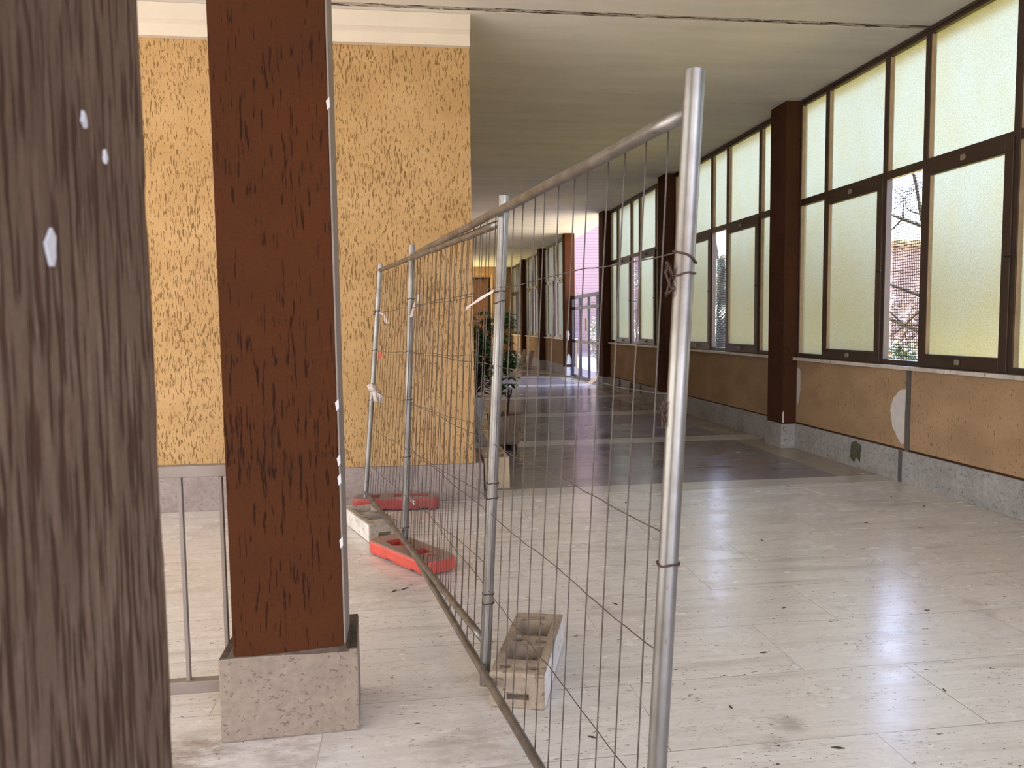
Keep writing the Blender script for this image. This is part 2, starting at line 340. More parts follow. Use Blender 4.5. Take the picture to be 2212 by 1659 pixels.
# yellow wall facing the camera, and the corridor's left side behind its corner
struct(MB().box(-6, .535, YW, YW + .85, 0, ZC).build('wall_front', M['yellow']), 'yellow scratched-stucco wall facing the camera behind the fence', 'wall')
struct(MB().box(.28, .535, YW + .85, 31.0, 0, ZC).build('wall_left', M['yellow']), 'yellow stucco side wall of the corridor, behind the corner', 'wall')
struct(MB().box(-6, .60, 6.50, YW, 0, .312).box(.535, .60, YW, 7.1, 0, .312).build('baseboard_front', M['purple_stone'], bevel=.004), 'mauve-grey stone skirting at the foot of the yellow wall', 'baseboard')
co = MB()
co.prism([(-6, YW, 3.76), (-6, 6.47, 3.76), (-6, 6.47, 3.845), (-6, 6.415, 3.872), (-6, 6.40, 3.985), (-6, YW, 3.985)], (6.54, 0, 0))
struct(co.build('trim_1', M['cornice'], bevel=.002), 'white stepped cornice above the yellow wall', 'trim')
# right wall under the windows, bay by bay
wr = MB(); bb = MB()
for i in range(len(COL) - 1):
    y0, y1 = COL[i] + CD, COL[i+1]
    if i == 5: continue
    wr.box(XW, XW + .24, y0, y1, 0, 1.03); bb.box(XW - .022, XW, y0, y1, 0, .293)
wr = wr.build('wall_right', M['yellow_side']); MB().box(XW - .006, XW + .002, 4.63, 8.49, .293, .309).box(XW - .006, XW + .002, 8.87, 16.95, .293, .306).build('mortar_line', M['brown_dark'], wr)
struct(wr, 'ochre stucco parapet wall under the windows', 'wall')
struct(bb.build('baseboard_right', M['peperino'], bevel=.003), 'grey speckled stone skirting under the windows', 'baseboard')
def patch(pts, nrm, name, mat, parent, th=.0015):
    P = [Vector(q) for q in pts]; c = sum(P, Vector()) / len(P); out = []
    for i, q in enumerate(P):
        r = P[(i+1) % len(P)]
        for k in range(6):
            s = q.lerp(r, k/6); d = (s - c); s = c + d * (1 + .07 * mnoise.noise(s * 37)); out.append(s)
    return MB().prism(out, Vector(nrm) * th).build(name, mat, parent)
tag(patch([(XW,6.478,.86),(XW,6.56,.84),(XW,6.66,.76),(XW,6.70,.66),(XW,6.67,.50),(XW,6.60,.42),(XW,6.53,.35),(XW,6.49,.355)], (-1,0,0), 'filler_patch', M['white_patch'], wr), 'white filler patch')
patch([(XW,8.47,.95),(XW,8.40,.93),(XW,8.395,.7),(XW,8.43,.55),(XW,8.47,.5)], (-1,0,0), 'filler_patch', M['white_patch'], wr)
for a, b, z0, z1 in ((7.12, 7.30, .04, .27), (15.1, 15.35, .03, .29), (14.5, 14.62, .08, .29), (16.0, 16.16, .05, .29)):
    X = XW - .022
    patch([(X,a,z1-.03),(X,(a+b)/2,z1),(X,b,z1-.02),(X,b+.02,z0+.06),(X,b-.06,z0),(X,(a+b)/2,z0+.07),(X,a+.02,z0+.03)], (-1,0,0), 'moss_stain', M['moss'], wr)
struct(MB().box(XW - .012, XW + .002, 6.405, 6.460, .293, 1.035).box(XW - .030, XW - .0225, 6.475, 6.522, 0, .293).build('trim_2', M['strap']), 'dark grey metal strip over the wall joint', 'trim')
# far end of the corridor
ew = MB(); ew.box(.53, 2.62, 33.8, 34.1, 0, ZC).box(3.55, 4.9, 33.8, 34.1, 0, ZC).box(2.62, 3.55, 33.8, 34.1, 3.57, ZC)
ew.box(.53, 3.84, 33.35, 33.8, 3.67, ZC); ew.box(3.56, 3.84, 33.35, 33.8, 0, 3.67)
struct(ew.build('wall_back', M['yellow']), 'yellow end wall of the corridor with a boxed beam and pier', 'wall')
dr = empty('door_1', (3.08, 33.95, 0)); struct(dr, 'tall dark brown wooden door at the far end of the corridor', 'door')
MB().box(-.46, .36, 0, .05, 0, 3.56).build('door_leaf', M['door_wood'], dr)
MB().box(.36, .47, -.08, .06, 0, 3.57).box(-.46, .36, -.08, .06, 3.49, 3.57).build('door_frame', M['black'], dr)

# ------------------------------------------------------------------ windows
def window(n, y0, y1, label):
    w = y1 - y0; s = w / 3.86
    R = empty('window_%d' % n, (XW, y0, 0)); struct(R, label, 'window')
    mul = [(.61*s, .675*s), (1.635*s, 1.70*s), (2.21*s, 2.275*s), (3.255*s, 3.32*s)]
    f = MB(); X0, X1 = 0, .062
    f.box(X0, X1, 0, .03, 1.07, 3.975).box(X0, X1, w - .03, w, 1.07, 3.975)
    for a, b in mul: f.box(X0, X1, a, b, 1.11, 3.93)
    f.box(X0 + .0015, X1 - .001, .03, w - .03, 3.925, 3.984); f.box(X0 + .0015, X1 - .001, .03, w - .03, 2.80, 2.875); f.box(X0 + .0015, X1 - .001, .03, w - .03, 1.07, 1.118)
    f.box(X0 - .012, X0, 0, w, 3.955, 3.984)
    f.build('window_frame', M['frame'], R, bevel=.003)
    ed = [.03] + [v for m in mul for v in m] + [w - .03]; cols = [(ed[2*i], ed[2*i+1]) for i in range(5)]
    def pane(parent, a, b, z0, z1, x=.045):
        p = MB(); p.box(x, x + .006, a, b, z0, z1, 0); p.m[5] = 1; p.build('pane', [M['clear'], M['frosted']], parent)
    for a, b in cols: pane(R, a, b, 2.875, 3.925)
    for i in (0, 4): pane(R, *cols[i], 1.118, 2.80)
    for i in (1, 3):
        a, b = cols[i]; a -= .025; b += .025; sh = MB(); X = -.018
        sh.box(X, .03, a, a + .085, 1.085, 2.83).box(X, .03, b - .085, b, 1.085, 2.83).box(X, .03, a + .085, b - .085, 1.085, 1.187).box(X, .03, a + .085, b - .085, 2.722, 2.83)
        # raised lip round the sash
        sh.box(X - .006, X, a + .02, b - .02, 1.165, 1.175).box(X - .006, X, a + .02, b - .02, 2.735, 2.745)
        so = sh.build('sash', M['frame'], R, bevel=.003)
        pane(so, a + .085, b - .085, 1.187, 2.722, .012)
        m = (a + b) / 2
        for z in (1.135, 2.785):
            l = MB().tube([(X, m, z), (X - .022, m, z)], .016, 12).box(X - .026, X - .014, m - .024, m + .024, z - .022, z + .022); l.build('latch', M['rail'], so, bevel=.002)
        l = MB().tube([(X, a + .02, 1.95), (X - .03, a + .015, 1.95), (X - .034, a - .02, 1.945), (X - .03, a - .05, 1.955)], .006, 6); l.build('hook', M['black'], so)
    bd = MB()  # tan strips on one side of each mullion, painting in the pane light
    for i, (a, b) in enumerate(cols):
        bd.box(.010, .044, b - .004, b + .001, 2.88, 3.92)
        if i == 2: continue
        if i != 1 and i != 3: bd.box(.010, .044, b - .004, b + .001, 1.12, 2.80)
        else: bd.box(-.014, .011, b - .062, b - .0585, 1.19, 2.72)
    bd.build('lit_side_strip', M['lit_side'], R)
    # the middle lower light has lost its glass; wire mesh is fixed outside it
    a, b = cols[2]; wm = MB(); y = a
    while y < b: wm.box(.075, .0765, y, y + .0055, 1.10, 2.82); y += .0255
    z = 1.10
    while z < 2.82: wm.box(.0752, .0767, a, b, z, z + .0055); z += .0255
    wm.build('wire_mesh', M['black'], R)
    MB().box(-.052, .25, -.045, w + .0, 1.034, 1.069).build('window_sill', M['marble'], R, bevel=.004)
names = {0: 'brown-framed frosted window bay behind the camera', 1: 'brown-framed frosted window bay beside the camera', 2: 'nearest bay of yellow frosted windows with bare branches behind its open light',
         3: 'second bay of yellow frosted windows, partly behind the near fence post', 4: 'third bay of yellow frosted windows, just nearer than the glazed gate',
         6: 'first bay of frosted windows beyond the glazed gate', 7: 'second bay of frosted windows beyond the glazed gate', 8: 'last bay of frosted windows before the end wall'}
k = 0
for i in range(9):
    if i == 5: continue
    k += 1; window(k, COL[i] + CD, COL[i+1], names[i])
# glazed gate in the open bay
gy0, gy1 = COL[5] + CD, COL[6]
g = empty('door_2', (4.5, gy0, 0)); struct(g, 'dark blue steel glazed gate in the open bay of the right wall', 'door')
fr = MB(); L = gy1 - gy0
vs = [0, .88, 1.80, 2.78, L - .07]
for v in vs: fr.box(-.03, .03, v, v + .07, .04, 2.25)
for z0, z1 in ((2.16, 2.25), (1.87, 1.95), (.98, 1.05), (.04, .10)): fr.box(-.028, .028, 0, L, z0, z1)
fr.build('gate_frame', M['navy'], g, bevel=.003)
for a, b in zip(vs, vs[1:]):
    for z0, z1 in ((.10, .98), (1.05, 1.87), (1.95, 2.16)): MB().box(-.003, .003, a + .07, b, z0, z1).build('pane', M['glass'], g)
MB().box(-.05, -.03, 1.84, 1.93, 1.0, 1.03).build('gate_handle', M['cornice'], g)
MB().box(-.0055, -.0035, 2.05, 2.25, 1.30, 1.62).build('paper_notice', M['paper'], g)
MB().box(-.05, .05, .05, L - .05, 0, .035).build('threshold', M['marble'], g)

# ------------------------------------------------------------------ columns
def rough_box(x0, x1, y0, y1, z0, z1, res, amp, sx, sz, seed):
    per = []; n = int((x1-x0)/res); m = int((y1-y0)/res)
    for i in range(n): per.append((x0 + (x1-x0)*i/n, y0, 0, -1))
    for i in range(m): per.append((x1, y0 + (y1-y0)*i/m, 1, 0))
    for i in range(n): per.append((x1 - (x1-x0)*i/n, y1, 0, 1))
    for i in range(m): per.append((x0, y1 - (y1-y0)*i/m, -1, 0))
    for i in (0, n, n+m, 2*n+m):
        x, y, a, b = per[i]; pa = per[i-1]; per[i] = (x, y, (a + pa[2])*.75, (b + pa[3])*.75)
    zn = int((z1-z0)/res/1.6); b = MB(); N_ = len(per); vv = []
    for k in range(zn + 1):
        z = z0 + (z1-z0)*k/zn
        for x, y, a, c in per:
            g = mnoise.noise(Vector((x*sx + seed, y*sx, z*sz))) + .4*mnoise.noise(Vector((x*sx*2.3, y*sx*2.3 + seed, z*sz*2)))
            d = -amp*max(0, min(1, (g - .08)*4)) + amp*.25*mnoise.noise(Vector((x*9, y*9 + seed, z*5)))
            vv.append((x + a*d, y + c*d, z))
    ff = [(k*N_+i, k*N_+(i+1) % N_, (k+1)*N_+(i+1) % N_, (k+1)*N_+i) for k in range(zn) for i in range(N_)]
    ff += [tuple(range(N_))[::-1], tuple(range(zn*N_, (zn+1)*N_))]
    return b.add(vv, ff)
def column(loc, shaft, plinth, mat, label, group, pm='plinth'):
    r = empty('column', loc); tag(r, label, 'column', group)
    shaft.build('shaft', mat, r, smooth=False); plinth.build('plinth', M[pm], r, bevel=.006); return r
rows = 'brown stucco columns along the open side'
c1 = column((-.252, .385, 0), rough_box(-.40, 0, 0, .42, .3, ZC - .004, .005, .0014, 110, 9, 3), MB().box(-.45, .045, -.04, .46, 0, .30), M['brown_near'], 'very near weathered brown stucco column, blurred at the left edge of the photo', rows)
for (x, z, s) in ((.205, 1.548, .009), (.275, 1.655, .005), (.315, 1.635, .004), (.13, 1.64, .003), (.10, 1.38, .004)):
    patch([(.0005, x + s*.8*math.cos(q)*(1+.3*math.sin(3*q+z*40)), z + s*1.3*math.sin(q)*(1+.25*math.cos(2*q+x*50))) for q in [j*.7 for j in range(9)]], (1,0,0), 'paint_chip', M['white_patch'], c1, .002)
c2 = empty('column', (-.45, 2.79, 0)); tag(c2, 'red-brown stucco column on a stone plinth, between the railing and the fence', 'column', rows)
sh = MB().hexa([(-.204,0,.31),(.186,.01,.31),(.184,.20,.31),(-.204,.22,.31),(-.204,0,ZC-.004),(.186,.01,ZC-.004),(.184,.20,ZC-.004),(-.204,.22,ZC-.004)])
sh.build('shaft', M['brown'], c2, bevel=.004)
MB().box(.1845, .192, .012, .2, .33, ZC - .006).build('side_strip', M['rail'], c2, bevel=.002)
MB().hexa([(-.255,-.007,0),(.235,.012,0),(.215,.36,0),(-.255,.34,0),(-.255,-.007,.312),(.235,.012,.312),(.215,.36,.312),(-.255,.34,.312)]).build('plinth', M['plinth'], c2, bevel=.007)
MB().hexa([(-.232,-.001,.305),(.205,.008,.305),(.20,.24,.305),(-.232,.26,.305),(-.204,.004,.345),(.184,.012,.345),(.182,.20,.345),(-.204,.22,.345)]).hexa([(-.252,-.004,.3115),(.232,.015,.3115),(.212,.357,.3115),(-.252,.337,.3115),(-.250,-.002,.3145),(.230,.017,.3145),(.210,.355,.3145),(-.250,.335,.3145)]).build('mortar_fillet', M['dirt'], c2)
for z, dy in ((2.27, .0), (1.22, .01), (1.02, .0), (.72, .01), (.95, .0)):
    patch([(.180,-.001+.01,z),(.1925,-.001+.01,z+.015),(.193,.012,z-.02),(.184,.011,z-.03)], (0,-1,0), 'paint_chip', M['white_patch'], c2, .003)
rc = 'dark brown wall columns between the window bays'
side = ['behind the camera', 'beside the camera', 'just outside the right of the photo', 'between the two nearest window bays', 'between the second and third window bays, seen beside the near fence post',
        'on the near side of the glazed gate', 'on the far side of the glazed gate, patched white', 'one bay beyond the gate', 'two bays beyond the gate', 'against the end wall']
for i, y in enumerate(COL):
    s = MB().box(0, .27, 0, CD, .29, ZC - .002); pl = MB().box(-.022, .27, -.02, CD + .02, 0, .29)
    cc = column((XW - .17, y, 0), s, pl, M['brown_dark'] if i != 6 else M['brown'], 'dark brown stucco wall column ' + side[i], rc, 'peperino')
    if i == 6:
        patch([(.03,0,1.28),(.09,0,1.30),(.12,0,1.2),(.09,0,1.05),(.06,0,1.02),(.03,0,1.1)], (0,-1,0), 'bare_patch', M['white_patch'], cc, .004)
        patch([(.02,0,.36),(.05,0,.62),(.10,0,.66),(.17,0,.5),(.18,0,.36)], (0,-1,0), 'bare_patch', M['white_patch'], cc, .004)
        patch([(.02,-.02,.02),(.02,-.02,.27),(.10,-.02,.28),(.14,-.02,.15),(.12,-.02,.03)], (0,-1,0), 'bare_patch', M['white_patch'], cc, .004)
    if i == 3: patch([(.002,-.0,.30),(.0,-.0,.42),(.02,-.0,.45),(.018,-.0,.3)], (0,-1,0), 'bare_patch', M['white_patch'], cc, .002)

# ------------------------------------------------------------------ railing
rl = empty('railing', (-.70, 2.95, 0)); tag(rl, 'grey metal railing with flat top rail, left of the red-brown column', 'railing')
MB().box(-2.6, .045, -.022, .022, .945, .988).build('top_rail', M['rail'], rl, bevel=.003)
MB().box(-2.6, .0, -.022, .022, .125, .172).build('bottom_rail', M['rail'], rl, bevel=.003)
for k in range(18):
    x = -.010 - .1435 * k
    MB().box(x - .007, x + .007, -.012, .012, .165, .95).build('baluster', M['rail'], rl, bevel=.002)

# ------------------------------------------------------------------ fence panels
def L3(a, b, t): return Vector(a).lerp(Vector(b), t)
def fence(label, A0, A1, B0, B1, za, zb, nv, hz, seed, ties):
    """A0-A1 first post foot-top, B0-B1 second post; za, zb = rail heights at each post (bottom, top)."""
    R = empty('fence_panel', A0); tag(R, label, 'fence', 'wire mesh fence panels'); o = Vector(A0); rnd = random.Random(seed)
    A0, A1, B0, B1 = map(Vector, (A0, A1, B0, B1))
    def P(s, z):
        a = A0 + (A1-A0)*((z-A0.z)/(A1.z-A0.z)); b = B0 + (B1-B0)*((z-B0.z)/(B1.z-B0.z)); return a.lerp(b, s) - o
    for a, b in ((A0, A1), (B0, B1)): MB().pipe(a - o, b - o, .021, .0185).build('post', M['galv'], R, smooth=True).modifiers.new('es', 'EDGE_SPLIT').split_angle = .9
    dA = (B0-A0).normalized()
    for z, nm in ((za[0], 'bottom_rail'), (za[1], 'top_rail')):
        zz = zb[0] if nm == 'bottom_rail' else zb[1]
        q0 = P(0, z) + dA*.019; q1 = P(1, zz) - dA*.019
        q1 = Vector((q1.x, q1.y, zz))
        path = [q0.lerp(q1, t/24) + Vector((0, 0, .0015*math.sin(t*1.3))) for t in range(25)]; rr = [.0165*(.90 if t in (0, 24) else 1) for t in range(25)]
        MB().tube(path, rr, 18).build(nm, M['galv'], R, smooth=True)
    length = (B0-A0).length; st = length/(nv+1)
    for i in range(1, nv+1):
        s0 = i/(nv+1); j1, j2 = rnd.gauss(0, .006), rnd.gauss(0, .010); z0 = za[0] + (zb[0]-za[0])*s0; z1 = za[1] + (zb[1]-za[1])*s0; pts = []
        kinks = [rnd.gauss(0, .0035) for _ in range(8)]
        for t in range(22):
            u = t/21; k = u*6.99; ki = int(k); kk = kinks[ki]*(1-(k-ki)) + kinks[min(ki+1, 7)]*(k-ki)
            if t in (0, 21): kk = 0
            s = s0 + (j1*(1-u) + j2*u + kk)/length; nrm = Vector((dA.y, -dA.x, 0))
            pts.append(P(s, z0 + (z1-z0)*u) + nrm*(.0165 + kk*.5))
        MB().tube(pts, .0019, 6).build('vertical_wire', M['wire'], R, smooth=True)
    for (h0, h1) in hz:
        pts = []
        for t in range(60):
            u = t/59; pts.append(P(u, h0 + (h1-h0)*u) + Vector((dA.y, -dA.x, 0))*(.0205 + .0015*math.sin(t*2.1)) + Vector((0, 0, .004*math.sin(u*23+seed) + rnd.gauss(0, .0012))))
        MB().tube(pts, .0016, 6).build('horizontal_wire', M['wire'], R, smooth=True)
    for (end, z, tilt) in ties:
        b = P(end, z); pts = []
        for t in range(26):
            a = t/25*2*PI*1.05; pts.append(b + Vector((math.cos(a)*.0235, math.sin(a)*.0235, tilt*math.cos(a) + .002*math.sin(3*a))))
        pts.append(pts[-1] + Vector((-.012, -.01, .012))); pts.append(pts[-1] + Vector((-.012, .004, -.006)))
        MB().tube(pts, .0022, 6).build('tie_wire', M['rust'], R, smooth=True)
    return R, P, o
hz = [(.42, .42), (.72, .72), (1.015, 1.015), (1.31, 1.31), (1.60, 1.60)]
FA, PA, oA = fence('nearer galvanised fence panel, its front post tall at centre right', (.482, 1.55, .0), (.587, 1.55, 2.0), (-.061, 4.97, .10), (.026, 4.97, 2.0), (.11, 1.92), (.108, 1.931), 28,
    [(.42, .43), (.76, .70), (1.03, 1.0), (1.335, 1.32), (1.645, 1.62)], 3, [(0, 1.625, -.012), (0, 1.59, .002), (0, .98, .001), (1, .19, .001), (1, .35+.3, .001), (1, 1.02, .001), (1, 1.33, 0), (1, 1.66, .0)])
FB, PB, oB = fence('farther galvanised fence panel overlapping behind the first, from the concrete block to the stucco wall', (.27, 3.03, .03), (.376, 3.03, 1.99), (-.388, 6.30, .10), (-.222, 6.30, 1.985), (.20, 1.888), (.115, 1.905), 28,
    [(.50, .36), (.78, .66), (1.06, .96), (1.36, 1.29), (1.62, 1.60)], 11, [(0, 1.62, .001), (0, 1.58, .006), (0, .86, .0), (0, .80, .001), (0, .37, .001), (0, .41, .0), (1, 1.61, .006), (1, 1.30, .004), (1, .9, .004)])
# knots of wire where the strands are twisted on the posts
def knot(R, P, s, z, r, name='wire_knot', n=5, seed=1):
    rnd = random.Random(seed); b = P(s, z); m = MB(); 
    for k in range(n):
        a0 = rnd.random()*6; pts = [b + Vector((-.02 + r*.4*math.cos(a0+t*.7)*rnd.uniform(.6, 1), -.015 + r*.3*math.sin(a0+t*.9), r*math.sin(t*.6+k)*rnd.uniform(.5, 1))) for t in range(9)]; m.tube(pts, .0019, 5)
    m.build(name, M['rust'], R, smooth=True)
knot(FA, PA, 0.006, 1.575, .045, n=6, seed=4); knot(FA, PA, 0.006, 1.30, .03, n=3, seed=9); knot(FB, PB, .003, 1.315, .03, n=4, seed=5); knot(FB, PB, 1.0, 1.60, .03, n=3, seed=6)
def ribbon(name, pts, w, mat, label, cat, wd=(1, 0, .3), group=None):
    P = [Vector(q) for q in pts]; wd = Vector(wd).normalized(); m = MB(); vs = []; n = len(P)
    for i, q in enumerate(P):
        ww = w*(.35 + .65*abs(math.sin(.9 + i*1.7)))
        vs += [q - wd*ww/2, q + wd*ww/2, q + wd*ww/2 + Vector((0, .0015, 0)), q - wd*ww/2 + Vector((0, .0015, 0))]
    fs = [(0,1,2,3), ((n-1)*4, (n-1)*4+3, (n-1)*4+2, (n-1)*4+1)]
    for i in range(n-1):
        for k in range(4): fs.append((i*4+k, (i+1)*4+k, (i+1)*4+(k+1) % 4, i*4+(k+1) % 4))
    return tag(m.add(vs, fs).build(name, mat), label, cat, group)
def q_(P, o, s, z, dx=0, dy=-.03, dz=0): return P(s, z) + o + Vector((dx, dy, dz))
b = q_(PB, oB, 0, 1.615); ribbon('plastic_strip', [b + Vector((-.03, 0, .005)), b + Vector((-.05, .0, -.005)), b + Vector((-.08, 0, -.022)), b + Vector((-.115, 0, -.045)), b + Vector((-.14, 0, -.062))], .018, M['ribbon'], 'long pale plastic strip tied to the mesh left of the second fence post', 'plastic strip', (.3, 0, 1))
b = q_(PA, oA, 1, 1.63); ribbon('plastic_strip', [b + Vector((.055, 0, .06)), b + Vector((.045, 0, .02)), b + Vector((.025, 0, .0)), b + Vector((.015, 0, -.03)), b + Vector((.0, 0, -.085))], .022, M['ribbon'], 'pale torn plastic strip knotted at the third fence post', 'plastic strip', (1, 0, .3))
b = q_(PB, oB, 1, 1.60); ribbon('plastic_strip', [b + Vector((.02, 0, .0)), b + Vector((.05, 0, -.02)), b + Vector((.07, 0, -.07)), b + Vector((.085, 0, -.09))], .03, M['ribbon'], 'pale plastic strip at the top of the last fence post by the wall', 'plastic strip')
b = q_(PB, oB, 1, 1.29); ribbon('plastic_strip', [b + Vector((.01, 0, .0)), b + Vector((.04, 0, .0)), b + Vector((.045, 0, -.04)), b + Vector((.04, 0, -.06))], .035, M['red_ribbon'], 'scrap of red plastic tape on the last fence post', 'plastic strip')
rg = empty('rag', q_(PB, oB, 1, 1.0)); tag(rg, 'pale rag bunched around the last fence post at half height', 'rag')
def cloth(path, r0, name):
    m = MB(); n = 18; P = [Vector(q) for q in path]; vs = []
    for i, q in enumerate(P):
        for k in range(n):
            a = 2*PI*k/n; r = r0[i]*(1 + .35*math.sin(5*a + i)); vs.append(q + Vector((r*math.cos(a), r*.5*math.sin(a), .006*math.sin(3*a))))
    fs = [(i*n+k, i*n+(k+1) % n, (i+1)*n+(k+1) % n, (i+1)*n+k) for i in range(len(P)-1) for k in range(n)] + [tuple(range(n))[::-1], tuple(range((len(P)-1)*n, len(P)*n))]
    return m.add(vs, fs).build(name, M['cloth'], rg, smooth=True)
cloth([(-.01, 0, .03), (-.01, 0, .01), (.0, 0, -.01), (.01, 0, -.03)], [.010, .030, .032, .014], 'knot'); cloth([(.01, 0, -.02), (.022, 0, -.06), (.028, 0, -.10), (.028, 0, -.115)], [.010, .019, .022, .014], 'tail'); cloth([(.02, 0, -.02), (.055, 0, -.06), (.07, 0, -.12)], [.01, .016, .01], 'tail')
b = q_(PA, oA, .127, 1.345, dy=-.012); ribbon('plastic_scrap', [b + Vector((.006, 0, .02)), b + Vector((0, 0, 0)), b + Vector((-.012, 0, -.005)), b + Vector((-.022, 0, -.012))], .014, M['wood'], 'torn tan plastic scrap knotted on a wire left of the near post', 'plastic scrap', (.2, 0, 1))
b = q_(PA, oA, 1, .37); ribbon('plastic_scrap', [b + Vector((.03, 0, .01)), b + Vector((.04, 0, -.01)), b + Vector((.055, 0, -.02))], .03, M['ribbon'], 'small white plastic scrap low on the third fence post', 'plastic scrap', (.2, 0, 1))

# ------------------------------------------------------------------ concrete blocks
def block(loc, rz, label, mat, L=.645, Wd=.222, H=.142, slot=True):
    """long axis = local +Y, front end at y=0, left edge x=0"""
    R = MB().box(0, Wd, 0, L, 0, H).build('concrete_block', mat, bevel=.012, seg=3)
    cs = []
    for y0, y1 in ((.125, .275), (.37, .55)): cs.append(MB().hexa([(.055, y0+.02, .03), (Wd-.055, y0+.02, .03), (Wd-.055, y1-.02, .03), (.055, y1-.02, .03), (.038, y0, H+.02), (Wd-.038, y0, H+.02), (Wd-.038, y1, H+.02), (.038, y1, H+.02)]).build('c', mat))
    for x, y in ((.058, .068), (Wd-.058, .065), (.06, .325), (Wd-.06, .32)): cs.append(MB().tube([(x, y, H-.03), (x, y, H+.02)], .026, 20).build('c', mat))
    if slot: cs.append(MB().box(.07, .157, -.02, .04, .038, .066).build('c', mat))
    cut(R, cs)
    R.data.materials.append(M['whitewash'])
    for f in R.data.polygons:
        if abs(f.normal.x) > .85 and (f.center.x < .004 or f.center.x > Wd - .004): f.material_index = 1
    for i, v in enumerate(R.data.vertices):
        n = mnoise.noise_vector(v.co*23)*.0025; v.co += n
    R.location = loc; R.rotation_euler.z = rz
    return tag(R, label, 'block', 'hollow concrete fence foot blocks')
block((.274, 2.90, 0), -math.atan2(.196, .615), 'concrete fence block with square pockets beside the second fence post', M['concrete_tan'])
block((-.312, 5.30, 0), math.atan2(.207, .566), 'pale concrete fence block with square pockets between the two red feet', M['concrete'], .62, .225, .128)

# ------------------------------------------------------------------ red plastic feet
def foot(loc, rz, L, Wd, H, label, trough=False, mat='red'):
    pts = []; r = Wd*.30; hx, hy = L/2, Wd/2
    for cx_, cy_, a0 in ((hx-r, hy-r, 0), (-hx+r, hy-r, 90), (-hx+r, -hy+r, 180), (hx-r, -hy+r, 270)):
        for k in range(7): a = math.radians(a0 + 90*k/6); pts.append((cx_ + r*math.cos(a), cy_ + r*math.sin(a)))
    n = len(pts); m = MB(); lev = [(0.012, .97), (.03, 1.0), (H*.8, 1.0), (H*.95, .965), (H, .90)]; vs = []
    for z, s in lev: vs += [(x*(1-(1-s)*.35), y*s, z) for x, y in pts]
    fs = [(i*n+k, i*n+(k+1) % n, (i+1)*n+(k+1) % n, (i+1)*n+k) for i in range(len(lev)-1) for k in range(n)] + [tuple(range(n))[::-1], tuple(range((len(lev)-1)*n, len(lev)*n))]
    m.add(vs, fs); R = m.build('plastic_fence_foot', M[mat])
    cs = []
    if trough:
        cs.append(MB().box(-.02, .26, -.035, .06, H-.045, H+.03).build('c', M['red'], bevel=.01)); cs.append(MB().box(-.25, -.13, -.05, .05, H-.05, H+.03).build('c', M['red'], bevel=.01))
    else:
        cs.append(MB().prism([(-.22,-.055,H-.06),(-.10,-.07,H-.06),(-.06,-.02,H-.06),(-.09,.06,H-.06),(-.22,.055,H-.06)], (0, 0, .12)).build('c', M['red'], bevel=.008))
        cs.append(MB().box(.07, .18, -.04, .04, H-.05, H+.03).build('c', M['red'], bevel=.01)); cs.append(MB().tube([(.24, 0, H-.05), (.24, 0, H+.03)], .025, 16).build('c', M['red']))
        cs.append(MB().tube([(.0, 0, H-.02), (.0, 0, H+.03)], .024, 16).build('c', M['red']))
    for x in (-.1, .19): cs.append(MB().box(x, x + .07, -.3, .3, -.02, .022).build('c', M['red']))
    cut(R, cs)
    R.location = loc; R.rotation_euler.z = rz
    return tag(R, label, 'fence foot', 'red plastic fence feet')
foot((-.025, 4.855, 0), math.atan2(-.57, .36), .71, .255, .09, 'faded red plastic fence foot under the third fence post, nearest of the two')
foot((-.14, 6.30, 0), math.radians(-4), .70, .20, .105, 'red plastic fence foot against the stone skirting under the last fence post', True, 'red_old')

# ------------------------------------------------------------------ planters and plants
pl = MB().hexa([(0,0,0),(.222,0,0),(.222,.62,0),(0,.62,0),(-.012,-.008,.285),(.216,-.008,.285),(.216,.63,.285),(-.012,.63,.285)]).build('trough', M['cream'])
cut(pl, [MB().box(.02, .185, .03, .28, .10, .4).build('c', M['cream']), MB().box(.02, .185, .31, .59, .10, .4).build('c', M['cream'])])
pl.name = 'trough_planter'; pl.location = (.655, 6.915, 0); tag(pl, 'cream plaster trough planter, empty, just past the wall corner', 'planter')
pr = empty('fluted_planter', (1.115, 9.2, 0), math.radians(11)); tag(pr, 'square fluted brown-grey concrete planter holding a dead stem', 'planter')
m = MB(); nfl = 8
def ring(h, z):
    r = []
    for q in range(4):
        for k in range(nfl*6):
            t = -1 + 2*k/(nfl*6); d = 0 if (abs(t) > .84) else .006*math.cos(t*PI*nfl)
            if z > .385 or z < .07: d = 0
            x, y = t*h, -h + d; a = q*PI/2; r.append((x*math.cos(a) - y*math.sin(a), x*math.sin(a) + y*math.cos(a), z))
    return r
lv = [(.118, .055), (.135, .07), (.14, .09), (.175, .385), (.178, .39), (.180, .41), (.160, .41), (.155, .33)]
nn = nfl*6*4; vs = []
for h, z in lv: vs += ring(h, z)
m.add(vs, [(i*nn+k, i*nn+(k+1) % nn, (i+1)*nn+(k+1) % nn, (i+1)*nn+k) for i in range(len(lv)-1) for k in range(nn)] + [tuple(range(nn))[::-1]])
m.build('pot', M['pot'], pr)
MB().box(-.15, .15, -.15, .15, .30, .335).build('soil', M['soil'], pr)
MB().box(-.118, -.04, -.118, .118, 0, .06).box(.04, .118, -.118, .118, 0, .06).build('base', M['pot_dark'], pr, bevel=.008)
ds = MB(); ds.tube([(.02,0,.33),(.035,.0,.45),(.05,0,.56),(.055,0,.62)], [.018,.016,.013,.012], 8).tube([(.05,0,.60),(.045,0,.66),(.06,0,.73)], [.012,.01,.006], 7).tube([(.055,0,.61),(.085,.01,.66),(.09,.01,.71)], [.011,.009,.006], 7).tube([(.05,0,.62),(.01,0,.65),(0,0,.665)], [.01,.008,.004], 7)
